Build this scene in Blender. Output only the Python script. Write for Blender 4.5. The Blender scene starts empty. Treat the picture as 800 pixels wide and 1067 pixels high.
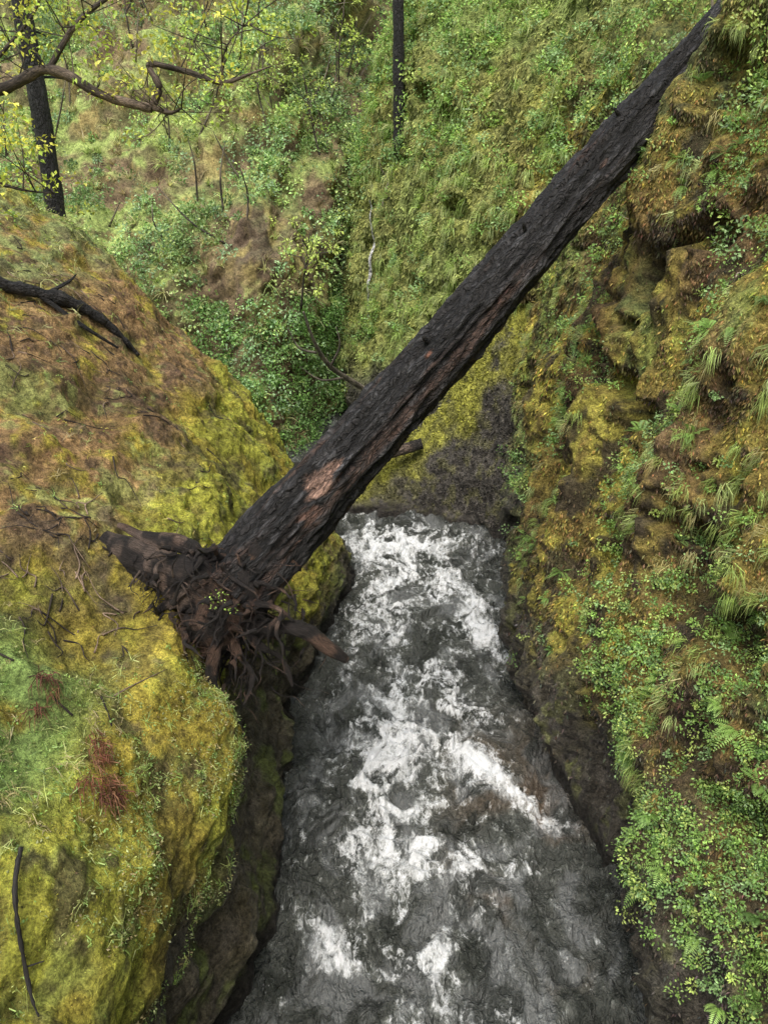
import bpy, math, numpy as np
from mathutils import Vector
from mathutils.bvhtree import BVHTree
rng=np.random.default_rng(7)
scene=bpy.context.scene
# ---------------------------------------------------------------- noise
def _h(i,j,k,s):
    h=(i*374761393+j*668265263+k*1442695041+s*974634777)&0xFFFFFFFF
    h=((h^(h>>13))*1274126177)&0xFFFFFFFF
    h=((h^(h>>16))*2246822519)&0xFFFFFFFF
    h=h^(h>>15)
    return (h&0xFFFFFF)/float(0xFFFFFF)*2-1
def vn(p,s=0):
    f=np.floor(p); i=f.astype(np.int64); t=p-f; t=t*t*t*(t*(t*6-15)+10)
    x,y,z=i[...,0],i[...,1],i[...,2]; a,b,c=t[...,0],t[...,1],t[...,2]
    def L(u,v,w): return u+(v-u)*w
    x0=L(_h(x,y,z,s),_h(x+1,y,z,s),a); x1=L(_h(x,y+1,z,s),_h(x+1,y+1,z,s),a)
    x2=L(_h(x,y,z+1,s),_h(x+1,y,z+1,s),a); x3=L(_h(x,y+1,z+1,s),_h(x+1,y+1,z+1,s),a)
    return L(L(x0,x1,b),L(x2,x3,b),c)
ROT=np.array([[.36,.48,-.8],[-.8,.6,0],[.48,.64,.6]])
def fbm(p,sc=1.0,oc=4,s=0,g=.5):
    p=np.asarray(p,float)*np.asarray(sc,float); r=0; a=1; n=0
    for o in range(oc):
        r=r+a*vn(p+17.3*o,s+o); n+=a; a*=g; p=(p@ROT)*2.03
    return r/n*1.5
def ss(x,a,b):
    t=np.clip((x-a)/(b-a),0,1); return t*t*(3-2*t)
def mixc(c,d,m): return c+(np.asarray(d)-c)*m[...,None]
def gau(P,c,r): return np.exp(-(((P-np.array(c))/np.array(r))**2).sum(-1))
def cr(P,t):
    P=np.asarray(P,float); n=len(P)
    i=np.clip(np.floor(t).astype(int),0,n-2); f=t-i
    g=lambda k:P[np.clip(k,0,n-1)]
    sh=(-1,)+(1,)*(P.ndim-1); f=f.reshape(sh)
    a,b,c,d=g(i-1),g(i),g(i+1),g(i+2)
    return .5*((2*b)+(-a+c)*f+(2*a-5*b+4*c-d)*f*f+(-a+3*b-3*c+d)*f**3)
# ---------------------------------------------------------------- mesh helpers
def mkmesh(name,V,F,mat,cols=None,vecs=None,smooth=True,floats=None,parent=None):
    V=np.asarray(V,np.float32).reshape(-1,3); F=np.asarray(F,np.int32)
    me=bpy.data.meshes.new(name); k=F.shape[1]
    me.vertices.add(len(V)); me.vertices.foreach_set('co',V.ravel())
    me.loops.add(F.size); me.loops.foreach_set('vertex_index',F.ravel())
    me.polygons.add(len(F)); me.polygons.foreach_set('loop_start',np.arange(0,F.size,k,dtype=np.int32))
    me.update(calc_edges=True)
    me.polygons.foreach_set('use_smooth',np.full(len(F),smooth))
    if cols is not None:
        c=np.ones((len(V),4),np.float32); c[:,:3]=np.asarray(cols).reshape(-1,3)
        me.attributes.new('Col','FLOAT_COLOR','POINT').data.foreach_set('color',c.ravel())
    if vecs is not None:
        me.attributes.new('uvv','FLOAT_VECTOR','POINT').data.foreach_set('vector',np.asarray(vecs,np.float32).ravel())
    if floats:
        for n,a in floats.items():
            me.attributes.new(n,'FLOAT','POINT').data.foreach_set('value',np.asarray(a,np.float32).ravel())
    ob=bpy.data.objects.new(name,me); scene.collection.objects.link(ob)
    me.materials.append(mat)
    if parent: ob.parent=parent
    return ob
def gridF(nu,nv):
    a=np.arange(nu*nv).reshape(nu,nv)
    return np.stack([a[:-1,:-1],a[1:,:-1],a[1:,1:],a[:-1,1:]],-1).reshape(-1,4)
def gridN(P,flip=1):
    n=np.cross(np.gradient(P,axis=0),np.gradient(P,axis=1))*flip
    return n/np.maximum(np.linalg.norm(n,axis=-1,keepdims=True),1e-9)
def sample(P,N,W,n,C=None):
    du=P[1:,:-1]-P[:-1,:-1]; dv=P[:-1,1:]-P[:-1,:-1]
    A=np.linalg.norm(np.cross(du,dv),axis=-1)*np.maximum(W[:-1,:-1],0)
    p=A.ravel(); p=p/p.sum()
    id=rng.choice(len(p),n,p=p); i,j=np.divmod(id,P.shape[1]-1)
    a=rng.random((n,1)); b=rng.random((n,1))
    pos=P[i,j]*(1-a)*(1-b)+P[i+1,j]*a*(1-b)+P[i,j+1]*(1-a)*b+P[i+1,j+1]*a*b
    return (pos,N[i,j]) if C is None else (pos,N[i,j],C[i,j])
def unit(v): return v/np.maximum(np.linalg.norm(v,axis=-1,keepdims=True),1e-9)
def rnd(n): return unit(rng.normal(size=(n,3)))
class Leaves:
    def __init__(s): s.V=[];s.C=[]
    def quads(s,V,C): s.V.append(V.reshape(-1,4,3)); s.C.append(np.repeat(C,4,axis=0).reshape(-1,4,3))
    def leaf(s,c,d,n,L,W,C,fold=.25):
        d=unit(d); b=unit(np.cross(d,n)); nn=np.cross(b,d); L=L[:,None]; W=W[:,None]
        V=np.stack([c,c+d*L*.45+b*W*.5+nn*W*fold,c+d*L,c+d*L*.45-b*W*.5+nn*W*fold],1)
        s.quads(V,C)
    def blades(s,c,d,L,W,C,droop=.6):
        n=len(c); d=unit(d); b=unit(np.cross(d,rnd(n))); L=L[:,None]; W=W[:,None]
        m=c+d*L*.5; g=np.array([0,0,-1.]); d2=unit(d+g*droop*(.6+.8*rng.random((n,1)))); t=m+d2*L*.5
        V=np.stack([c-b*W*.5,c+b*W*.5,m+b*W*.42,m-b*W*.42],1); s.quads(V,C)
        V=np.stack([m-b*W*.42,m+b*W*.42,t+b*W*.05,t-b*W*.05],1); s.quads(V,C)
    def clumps(s,p,nrm,r,k,ls,C,var=.25,flat=.6):
        n=len(p); r=np.broadcast_to(r,(n,)); 
        P=np.repeat(p,k,0);N=np.repeat(nrm,k,0);R=np.repeat(r,k)[:,None]
        q=rnd(n*k)*rng.random((n*k,1))**.4
        up=unit(N+np.array([0,0,.6]))
        pos=P+q*R*np.array([1,1,flat])+up*R*.45
        d=unit(q+rnd(n*k)*.8+np.array([0,0,-.15])); ln=unit(up+rnd(n*k)*.7)
        L=np.repeat(np.broadcast_to(ls,(n,)),k)*(.6+.7*rng.random(n*k))
        CC=np.repeat(C,k,0)*(1+var*rng.normal(size=(n*k,1)))
        s.leaf(pos,d,ln,L,L*(.5+.3*rng.random(n*k)),np.clip(CC,.004,1))
    def tufts(s,p,nrm,k,L,C,up=.5,droop=.8,w=.02,spread=.8,sp=.03):
        n=len(p);P=np.repeat(p,k,0);N=np.repeat(nrm,k,0)
        d=unit(N*.8+np.array([0,0,up])+rnd(n*k)*spread)
        LL=np.repeat(np.broadcast_to(L,(n,)),k)*(.5+.7*rng.random(n*k))
        CC=np.repeat(C,k,0)*(1+.25*rng.normal(size=(n*k,1)))
        s.blades(P+rnd(n*k)*sp,d,LL,np.full(n*k,w)*(.6+.8*rng.random(n*k)),np.clip(CC,.004,1),droop)
    def ferns(s,p,nrm,L,C,nf=8,m=13):
        for i in range(len(p)):
            for f in range(nf):
                a=rnd(1)[0]; d=unit(nrm[i]*.7+a*.9+np.array([0,0,.35])); l=L[i]*(.7+.5*rng.random())
                t=np.linspace(.1,1,m)[:,None]
                pts=p[i]+d*l*t+np.array([0,0,-1])*l*.45*t**2
                tg=unit(np.gradient(pts,axis=0)); side=unit(np.cross(tg,[0,0,1.]))
                nn=np.cross(side,tg); w=l*.24*np.sin(np.pi*np.clip(t[:,0]*.9+.1,0,1))+.01
                c=np.clip(np.repeat(C[i][None],m,0)*(1+.15*rng.normal()),.004,1)
                for sg in(1,-1): s.leaf(pts,side*sg+tg*.35,nn,w,np.full(m,l*.055),c,0)
    def build(s,name,mat):
        V=np.concatenate(s.V); C=np.concatenate(s.C); n=len(V)
        return mkmesh(name,V,np.arange(n*4).reshape(n,4),mat,C,smooth=False)
def pick(n,cols,w=None):
    cols=np.array(cols,float); return cols[rng.choice(len(cols),n,p=w)]*(1+.12*rng.normal(size=(n,1)))
# ---------------------------------------------------------------- materials
def newmat(name):
    m=bpy.data.materials.new(name); m.use_nodes=True; nt=m.node_tree; nt.nodes.clear()
    return m,nt,nt.nodes.new,nt.links.new
def nz(N,Lk,vec,scale,det=6,rough=.6):
    n=N('ShaderNodeTexNoise'); n.inputs['Scale'].default_value=scale; n.inputs['Detail'].default_value=det; n.inputs['Roughness'].default_value=rough
    if vec is not None: Lk(vec,n.inputs['Vector'])
    return n.outputs['Fac']
def mr(N,Lk,x,a,b,c,d):
    n=N('ShaderNodeMapRange'); Lk(x,n.inputs[0])
    for i,v in enumerate((a,b,c,d)): n.inputs[i+1].default_value=v
    return n.outputs[0]
def mth(N,Lk,op,x,y):
    n=N('ShaderNodeMath'); n.operation=op
    for i,v in enumerate((x,y)):
        if isinstance(v,(int,float)): n.inputs[i].default_value=v
        else: Lk(v,n.inputs[i])
    return n.outputs[0]
def scalec(N,Lk,col,f):
    n=N('ShaderNodeVectorMath'); n.operation='SCALE'; Lk(col,n.inputs[0]); Lk(f,n.inputs['Scale']); return n.outputs[0]
def terrain_mat(name,bump=.5,g=1.):
    m,nt,N,Lk=newmat(name)
    at=N('ShaderNodeAttribute'); at.attribute_name='Col'; wt=N('ShaderNodeAttribute'); wt.attribute_name='wet'
    co=N('ShaderNodeTexCoord').outputs['Object']
    a=nz(N,Lk,co,5,8,.7); b=nz(N,Lk,co,38,6,.75); c=nz(N,Lk,co,1.3,4); e=nz(N,Lk,co,14,5,.7)
    v=mth(N,Lk,'MULTIPLY',mr(N,Lk,a,.33,.67,.45*g,1.5*g),mr(N,Lk,b,.3,.7,.3,1.75))
    v=mth(N,Lk,'MULTIPLY',v,mr(N,Lk,c,.35,.65,.75,1.2))
    v=mth(N,Lk,'MULTIPLY',v,mr(N,Lk,e,.33,.55,.38,1.15))
    col=scalec(N,Lk,at.outputs['Color'],v)
    bs=N('ShaderNodeBsdfPrincipled'); Lk(col,bs.inputs['Base Color'])
    Lk(mr(N,Lk,wt.outputs['Fac'],0,1,.95,.36),bs.inputs['Roughness'])
    bs.inputs['Specular IOR Level'].default_value=.3
    h=mth(N,Lk,'ADD',mth(N,Lk,'MULTIPLY',a,.6),mth(N,Lk,'ADD',mth(N,Lk,'MULTIPLY',b,.35),mth(N,Lk,'MULTIPLY',e,.5)))
    bp=N('ShaderNodeBump'); bp.inputs['Strength'].default_value=bump; bp.inputs['Distance'].default_value=.16; Lk(h,bp.inputs['Height']); Lk(bp.outputs[0],bs.inputs['Normal'])
    o=N('ShaderNodeOutputMaterial'); Lk(bs.outputs[0],o.inputs[0]); return m
def leaf_mat(name,tr=.35,rough=.55,gl=.06,g=1.):
    m,nt,N,Lk=newmat(name)
    at=N('ShaderNodeAttribute'); at.attribute_name='Col'
    co=N('ShaderNodeTexCoord').outputs['Object']
    col=scalec(N,Lk,at.outputs['Color'],mr(N,Lk,nz(N,Lk,co,9,3),.3,.7,.75*g,1.25*g))
    d=N('ShaderNodeBsdfDiffuse'); t=N('ShaderNodeBsdfTranslucent'); gg=N('ShaderNodeBsdfGlossy'); gg.inputs['Roughness'].default_value=rough
    Lk(col,d.inputs[0]); Lk(col,t.inputs[0])
    x=N('ShaderNodeMixShader'); x.inputs[0].default_value=tr; Lk(d.outputs[0],x.inputs[1]); Lk(t.outputs[0],x.inputs[2])
    y=N('ShaderNodeMixShader'); y.inputs[0].default_value=gl; Lk(x.outputs[0],y.inputs[1]); Lk(gg.outputs[0],y.inputs[2])
    o=N('ShaderNodeOutputMaterial'); Lk(y.outputs[0],o.inputs[0]); return m
def bark_mat(name,sx=3,sy=14,rough=.7,bump=.8,vor=.5,crk=.14):
    m,nt,N,Lk=newmat(name)
    at=N('ShaderNodeAttribute'); at.attribute_name='Col'; uv=N('ShaderNodeAttribute'); uv.attribute_name='uvv'
    mp=N('ShaderNodeMapping'); mp.inputs['Scale'].default_value=(sx,sy,sy); Lk(uv.outputs['Vector'],mp.inputs[0])
    a=nz(N,Lk,mp.outputs[0],1,9,.75); fine=nz(N,Lk,mp.outputs[0],5,6,.7)
    vo=N('ShaderNodeTexVoronoi'); vo.feature='DISTANCE_TO_EDGE'; vo.inputs['Scale'].default_value=1.6
    wv=N('ShaderNodeVectorMath'); wv.operation='MULTIPLY_ADD'; ns=N('ShaderNodeTexNoise'); ns.inputs['Scale'].default_value=1.2; ns.inputs['Detail'].default_value=5; Lk(mp.outputs[0],ns.inputs[0]); Lk(ns.outputs['Color'],wv.inputs[0]); wv.inputs[1].default_value=(1.8,1.8,1.8); Lk(mp.outputs[0],wv.inputs[2]); Lk(wv.outputs[0],vo.inputs['Vector'])
    e=mr(N,Lk,vo.outputs['Distance'],0,crk,0,1)
    h=mth(N,Lk,'ADD',mth(N,Lk,'MULTIPLY',e,vor),mth(N,Lk,'ADD',a,mth(N,Lk,'MULTIPLY',fine,.6)))
    col=scalec(N,Lk,at.outputs['Color'],mth(N,Lk,'MULTIPLY',mr(N,Lk,a,.35,.68,.3,1.9),mth(N,Lk,'MULTIPLY',mr(N,Lk,fine,.3,.7,.3,1.8),mr(N,Lk,e,0,1,1-vor,1.15))))
    bs=N('ShaderNodeBsdfPrincipled'); Lk(col,bs.inputs['Base Color']); Lk(mr(N,Lk,a,.3,.7,rough+.15,rough-.15),bs.inputs['Roughness'])
    bp=N('ShaderNodeBump'); bp.inputs['Strength'].default_value=bump; bp.inputs['Distance'].default_value=.07; Lk(h,bp.inputs['Height']); Lk(bp.outputs[0],bs.inputs['Normal'])
    o=N('ShaderNodeOutputMaterial'); Lk(bs.outputs[0],o.inputs[0]); return m
def water_mat():
    m,nt,N,Lk=newmat('river_water')
    fo=N('ShaderNodeAttribute'); fo.attribute_name='foam'
    at=N('ShaderNodeAttribute'); at.attribute_name='Col'
    co=N('ShaderNodeTexCoord').outputs['Object']
    mp=N('ShaderNodeMapping'); mp.inputs['Scale'].default_value=(1.9,1.15,1); Lk(co,mp.inputs[0])
    wn=N('ShaderNodeTexNoise'); wn.inputs['Scale'].default_value=3.0; wn.inputs['Detail'].default_value=3; Lk(mp.outputs[0],wn.inputs[0])
    wv=N('ShaderNodeVectorMath'); wv.operation='MULTIPLY_ADD'; Lk(wn.outputs['Color'],wv.inputs[0]); wv.inputs[1].default_value=(.3,.3,.3); Lk(mp.outputs[0],wv.inputs[2])
    def ridge(x,k): return mr(N,Lk,mth(N,Lk,'ABSOLUTE',mth(N,Lk,'SUBTRACT',x,.5),0.),0,k,1,0)
    a=nz(N,Lk,wv.outputs[0],4.2,8,.66); b=nz(N,Lk,wv.outputs[0],24,5,.65)
    r1=ridge(nz(N,Lk,wv.outputs[0],2.6,5,.6),.06); r2=ridge(nz(N,Lk,wv.outputs[0],6.5,5,.58),.07)
    w1=ridge(nz(N,Lk,wv.outputs[0],2.6,4,.5),.2); w2=ridge(nz(N,Lk,wv.outputs[0],7,4,.55),.2)
    f=mth(N,Lk,'ADD',fo.outputs['Fac'],mth(N,Lk,'ADD',mr(N,Lk,a,.3,.7,-.45,.45),mr(N,Lk,b,.3,.7,-.16,.16)))
    f=mth(N,Lk,'ADD',f,mth(N,Lk,'ADD',mth(N,Lk,'MULTIPLY',r1,.24),mth(N,Lk,'MULTIPLY',r2,.2)))
    fm=mr(N,Lk,f,.42,.95,0,1)
    thin=mr(N,Lk,f,.1,.6,.8,1.9)
    w=N('ShaderNodeBsdfPrincipled'); Lk(scalec(N,Lk,at.outputs['Color'],thin),w.inputs['Base Color']); w.inputs['Roughness'].default_value=.07; w.inputs['IOR'].default_value=1.5
    fb=N('ShaderNodeBsdfPrincipled'); Lk(scalec(N,Lk,wcol(N,(.80,.83,.85)),mr(N,Lk,b,.3,.7,.78,1.08)),fb.inputs['Base Color']); fb.inputs['Roughness'].default_value=.7; fb.inputs['Specular IOR Level'].default_value=.15
    bp=N('ShaderNodeBump'); bp.inputs['Strength'].default_value=1.; bp.inputs['Distance'].default_value=.10
    Lk(mth(N,Lk,'ADD',mth(N,Lk,'ADD',mth(N,Lk,'MULTIPLY',w1,.7),mth(N,Lk,'MULTIPLY',w2,.4)),mth(N,Lk,'ADD',mth(N,Lk,'MULTIPLY',b,.16),mth(N,Lk,'MULTIPLY',a,.5))),bp.inputs['Height']); Lk(bp.outputs[0],w.inputs['Normal'])
    bp2=N('ShaderNodeBump'); bp2.inputs['Strength'].default_value=.8; bp2.inputs['Distance'].default_value=.08; Lk(mth(N,Lk,'ADD',a,mth(N,Lk,'MULTIPLY',b,.3)),bp2.inputs['Height']); Lk(bp2.outputs[0],fb.inputs['Normal'])
    x=N('ShaderNodeMixShader'); Lk(fm,x.inputs[0]); Lk(w.outputs[0],x.inputs[1]); Lk(fb.outputs[0],x.inputs[2])
    o=N('ShaderNodeOutputMaterial'); Lk(x.outputs[0],o.inputs[0]); return m
def wcol(N,c):
    n=N('ShaderNodeRGB'); n.outputs[0].default_value=(*c,1); return n.outputs[0]
GN=2.1
M_T=terrain_mat('mossy_rock',1.,GN); M_H=terrain_mat('hillside_soil',.5,GN); M_L=leaf_mat('leaf',g=1.75); M_M=leaf_mat('moss_fuzz',.2,.8,.02,g=1.8)
M_B=bark_mat('charred_bark',3.2,8,.62,1.,.55,.2); M_R=bark_mat('root_wood',9,60,.7,1.,.2); M_W=water_mat(); M_D=bark_mat('dead_wood',4,25,.8,.4)
# ---------------------------------------------------------------- left bank
def LB(y,pr): return [(x,y,z) for x,z in pr]
sl=[LB(-5,[(-2.3,-1.2),(-2.3,0),(-2.4,1.3),(-2.3,2.7),(-2.9,4),(-4,5),(-6,5.8),(-10,7),(-16,9),(-26,13)]),
 LB(2,[(-2.2,-1.2),(-2.2,0),(-2.35,1.3),(-2.15,2.8),(-2.7,3.9),(-3.8,4.8),(-6,5.6),(-10,7),(-16,9),(-26,13)]),
 LB(6,[(-1.95,-1.2),(-1.95,0),(-2.15,1.3),(-2.05,2.7),(-2.7,3.9),(-3.9,4.9),(-6,5.8),(-10,7),(-16,9),(-26,13)]),
 LB(9,[(-1.75,-1.2),(-1.7,0),(-2.1,1.3),(-2.3,2.7),(-2.85,4),(-4,5),(-6,6),(-10,7.6),(-16,9.8),(-26,13)]),
 LB(12,[(-1.5,-1.2),(-1.55,0),(-1.9,1.4),(-2.25,2.8),(-3,4.4),(-4.5,5.8),(-7,7.2),(-11,8.9),(-17,10.8),(-27,14)]),
 LB(15,[(-1.3,-1.2),(-1.3,0),(-1.6,1.2),(-2.15,2.8),(-3,4.4),(-4.6,6.1),(-7,7.9),(-11,9.7),(-17,11.3),(-27,14)]),
 LB(17,[(-.9,-1.2),(-.9,0),(-1.25,.9),(-2,2.6),(-2.9,4.3),(-4.6,6.2),(-7,8.3),(-11,10.2),(-17,11.8),(-27,14)]),
 LB(19,[(-1.2,-1.2),(-1.2,0),(-1.7,.9),(-2.4,2.4),(-3.3,4.1),(-5,6.1),(-7.2,8.3),(-11,10.5),(-17,12),(-27,14)]),
 LB(21.5,[(-2.7,-1.2),(-2.7,0),(-3.2,.9),(-3.9,2.2),(-4.8,3.7),(-6.2,5.7),(-8.2,8.0),(-12,10.4),(-18,12),(-28,14)]),
 LB(25,[(-6,-1.2),(-6,0),(-6.5,.9),(-7.2,2),(-8,3.2),(-9.3,4.8),(-11,6.4),(-15,8.5),(-20,10),(-30,13)]),
 LB(30,[(-13,-1.2),(-13,0),(-13.5,.9),(-14,1.8),(-15,2.8),(-16.5,4),(-18.5,5.4),(-22,7),(-26,9),(-34,12)])]
sl=np.array(sl)
tu=np.concatenate([np.linspace(0,1,40)[:-1],np.linspace(1,8,580)[:-1],np.linspace(8,10,70)])
tv=np.concatenate([np.linspace(0,6,400)[:-1],np.linspace(6,7,50)[:-1],np.linspace(7,9,45)])
P=cr(cr(sl,tu).transpose(1,0,2),tv).transpose(1,0,2)
N=gridN(P,-1)
if N[200,200,2]<0: N=-N
fl=ss(P[...,2],2.2,3.6)
flank=ss(P[...,1],9,11)*(1-ss(P[...,2],4.6,5.8))
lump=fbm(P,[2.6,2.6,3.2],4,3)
d=.32*fbm(P,[.5,.4,.5],3,1)+.16*fbm(P,1.3,5,2,.55)+.05*lump+(.05+.06*flank)*fbm(P,[4.3,4.3,5],4,5,.6)*(.4+.6*ss(fbm(P,.8,2,6),-.4,.4))+.10*(1-fl)*fbm(P,[1.2,1.2,5],4,4)
d*=ss(P[...,2],-1,.4)*.7+.3
LBP=P+N*d[...,None]; LBN=gridN(LBP,-1)
if LBN[200,200,2]<0: LBN=-LBN
X,Y,Z=LBP[...,0],LBP[...,1],LBP[...,2]
n1=fbm(LBP,.9,4,11); n2=fbm(LBP,2.3,4,12); n3=fbm(LBP,[.6,.6,.6],3,13); n4=fbm(LBP,6,3,14)
gold=np.array([.235,.195,.034]); yg=np.array([.235,.245,.038]); orange=np.array([.195,.122,.062]); green=np.array([.145,.21,.06]); rock=np.array([.045,.04,.034]); dirt=np.array([.06,.042,.03])
C=np.ones(LBP.shape)*gold
C=mixc(C,yg,ss(n1+.4*flank,-.2,.4)*.85)
C=mixc(C,[.13,.165,.045],ss(n2+.3*n3,.1,.5)*.55)
up=ss(Z+.5*n3+.1*(-X-4),4.9,5.7)*ss(Y,7.0,9.5)
C=mixc(C,orange,up*ss(n2+.4,-.3,.3)*.92)
C=mixc(C,[.28,.14,.085],up*ss(n4+.5*n1,.2,.6)*.6)
C=mixc(C,dirt,up*ss(n1+.6*n4,.0,.42)*.75)
C=mixc(C,[.21,.235,.075],up*ss(n3+.7*n4,.2,.55)*.75)
C=mixc(C,[.16,.22,.075],up*ss(Z,7.2,8.2)*ss(n2+.4,0,.5)*.7)
C=mixc(C,dirt,ss(n2+n4*.5,.28,.62)*.65)
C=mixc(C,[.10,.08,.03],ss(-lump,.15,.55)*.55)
C=mixc(C,dirt,ss(-((X+4.2)/1.4)**2-((Y-8.6)/1.3)**2+n2,-1,.2)*.75)
C=mixc(C,green,ss(Y,4.6,5.6)*(1-ss(Y,6.9,8.0))*ss(-X,2.8,3.6)*ss(n1+.5,-.2,.3))
C=mixc(C,green,ss(Y,17,21)*ss(Z,6.5,8.5)*.8)
rk=1-ss(Z+.5*n1+.4*n2,1.7,3.0); rk=np.where(Y>13,1-ss(Z+.35*n1+.3*n2,.6,1.2),rk)
C=mixc(C,rock*(1+.5*n4[...,None]),np.clip(rk,0,1)*.93)
C=mixc(C,[.08,.10,.025],np.clip(rk,0,1)*ss(n2,.1,.5)*.7)
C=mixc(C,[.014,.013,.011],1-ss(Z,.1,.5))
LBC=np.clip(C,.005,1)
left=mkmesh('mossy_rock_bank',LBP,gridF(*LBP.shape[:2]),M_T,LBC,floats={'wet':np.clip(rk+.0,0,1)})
# ---------------------------------------------------------------- right cliff
prof=np.array([(.3,-1.2),(.2,0),(0,.9),(.1,2.1),(.4,4),(.85,6),(1.5,9),(2.5,12),(4.6,15.5),(9.5,22),(22,34)])
st=[(4.0,-6,1,0,1),(3.9,0,1,0,1),(3.5,6,1,0,1),(2.92,9.5,1,0,1),(2.68,13.2,1,0,1),(3.15,16.5,1,.05,1),(3.5,19.5,1,.1,1),(2.9,23,.92,.4,.9),(1.0,27,.75,.66,.85),(-1.1,31,.75,.66,.8),(-2.0,34,.95,.3,.75),(-1.5,38,1,0,.8),(2,44,1,0,1)]
sr=np.array([[(bx+nx*o*k,by+ny*o*k,z) for o,z in prof] for bx,by,nx,ny,k in st])
tu=np.concatenate([np.linspace(0,1.5,50)[:-1],np.linspace(1.5,6.5,480)[:-1],np.linspace(6.5,12,240)])
tv=np.concatenate([np.linspace(0,7,400)[:-1],np.linspace(7,10,90)])
P=cr(cr(sr,tu).transpose(1,0,2),tv).transpose(1,0,2)
N=gridN(P)
if N[200,200,0]>0: N=-N
wf=ss(P[...,2],-.3,1.2)*.75+.25
pil=fbm(P,[1.2,1.2,.2],4,26)
ledge=np.abs(fbm(P,[.8,.8,1.5],4,23))
cur=1-np.abs(fbm(P,[2.2,2.2,.45],4,27))*2.2
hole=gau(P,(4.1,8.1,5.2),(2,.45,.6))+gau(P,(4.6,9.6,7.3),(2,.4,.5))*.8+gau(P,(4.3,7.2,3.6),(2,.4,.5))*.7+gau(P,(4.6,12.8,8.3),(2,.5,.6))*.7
d=.5*fbm(P,[.45,.45,.22],3,21)+.2*fbm(P,[1.3,1.3,.7],4,22)+.18*ledge+.26*pil+.14*cur+.05*fbm(P,[6,6,6],3,24)-.55*ss(fbm(P,[.8,.8,1.2],3,25),.34,.62)-.75*hole-1.1*gau(P,(5.6,15.6,12.4),(3,1.4,1.7))
RP=P+N*((d-.12)*wf)[...,None]; RN=gridN(RP)
if RN[200,200,0]>0: RN=-RN
X,Y,Z=RP[...,0],RP[...,1],RP[...,2]
n1=fbm(RP,[1.1,1.1,.55],4,31); n2=fbm(RP,[2.6,2.6,1.5],4,32); n3=fbm(RP,.35,3,33); n4=fbm(RP,7,3,34); n5=fbm(RP,[4.5,4.5,.6],4,35)
near=(1-ss(Y,20,24))
C=np.ones(RP.shape)*np.array([.15,.12,.034])
C=mixc(C,[.23,.21,.045],ss(n1+.5*n5,-.05,.4))
C=mixc(C,[.036,.03,.022],ss(n2+.3*n4+.6*n5,-.06,.34)*.9*(.4+.6*near))
C=mixc(C,[.15,.098,.045],ss(-n1-.3*n4,.3,.6)*.55)
C=mixc(C,[.125,.17,.048],ss(n3+.3*n5,-.05,.4)*.65)
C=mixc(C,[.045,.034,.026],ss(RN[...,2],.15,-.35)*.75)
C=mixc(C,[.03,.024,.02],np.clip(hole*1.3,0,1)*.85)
C=mixc(C,[.13,.175,.055],ss(Z,9.5,14)*.65)
C=mixc(C,[.17,.205,.07],ss(Y,23,26)*(1-ss(Z,9,14))*.65)
low=1-ss(Z+.8*n1,1.5,3.1); low=np.maximum(low,(ss(Y,16,18)*(1-ss(Y,22,24)))*(1-ss(Z+.8*n1,2.2,4.5))*.9)
C=mixc(C,np.array([.045,.042,.038])*(1+.6*n2[...,None]),low*.95); C=mixc(C,[.10,.11,.03],low*ss(n2+.3*n4,.15,.5)*.5)
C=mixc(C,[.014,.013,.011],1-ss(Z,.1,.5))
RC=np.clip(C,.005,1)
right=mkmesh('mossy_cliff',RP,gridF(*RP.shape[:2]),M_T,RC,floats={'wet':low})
# ---------------------------------------------------------------- rock spur
sp=[]
for x,fy,cz,cy in [(-6,23.4,-.9,25),(-3.6,22.6,-.35,24),(-1.6,21.7,.35,23),(-.2,21.3,.95,22.9),(.9,21.0,1.6,22.9),(1.8,20.7,2.7,23),(2.5,20.2,4.0,23.2),(3.4,19.4,5.6,23.6),(4.8,18.6,7.2,24)]:
    s=(cy-fy)
    sp.append([(x,fy-.1,-1.2),(x,fy,0 if cz>.2 else cz-.4),(x,fy+.28*s,cz*.38),(x,fy+.6*s,cz*.75),(x,cy,cz),(x,cy+1.2,cz*.85-.1),(x,cy+2.6,cz*.3-.4),(x,cy+3.2,-1.2)])
sp=np.array(sp); P=cr(cr(sp,np.linspace(0,8,240)).transpose(1,0,2),np.linspace(0,7,150)).transpose(1,0,2)
N=gridN(P); 
if N[120,60,2]<0: N=-N
P=P+N*(.2*fbm(P,.8,3,41)+.12*fbm(P,2.5,4,42)+.03*fbm(P,8,2,43))[...,None]; N=gridN(P)
if N[120,60,2]<0: N=-N
n1=fbm(P,1.2,4,44); n2=fbm(P,4,3,45); X,Y,Z=P[...,0],P[...,1],P[...,2]
crz=np.interp(X,[-3.6,-1.6,.9,1.8,2.5,3.4],[-.3,.35,1.6,2.7,4,5.6])
mo=ss(Z-crz*.66+.8*n1,-.15,.7)
mo=np.clip(mo+ss(-X,-.8,1.2)*ss(Z,.15,.4),0,1)
C=mixc(np.ones(P.shape)*np.array([.06,.056,.05])*(1+.6*n2[...,None]),[.19,.19,.038],mo*ss(n1+.6,-.1,.4))
C=mixc(C,[.08,.08,.03],ss(n2+n1*.3,.0,.5)*.65)
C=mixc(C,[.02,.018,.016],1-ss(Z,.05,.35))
SP,SN,SC=P,N,np.clip(C,.005,1)
spur=mkmesh('mossy_boulder_ledge',P,gridF(*P.shape[:2]),M_T,SC,floats={'wet':1-mo})
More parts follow.
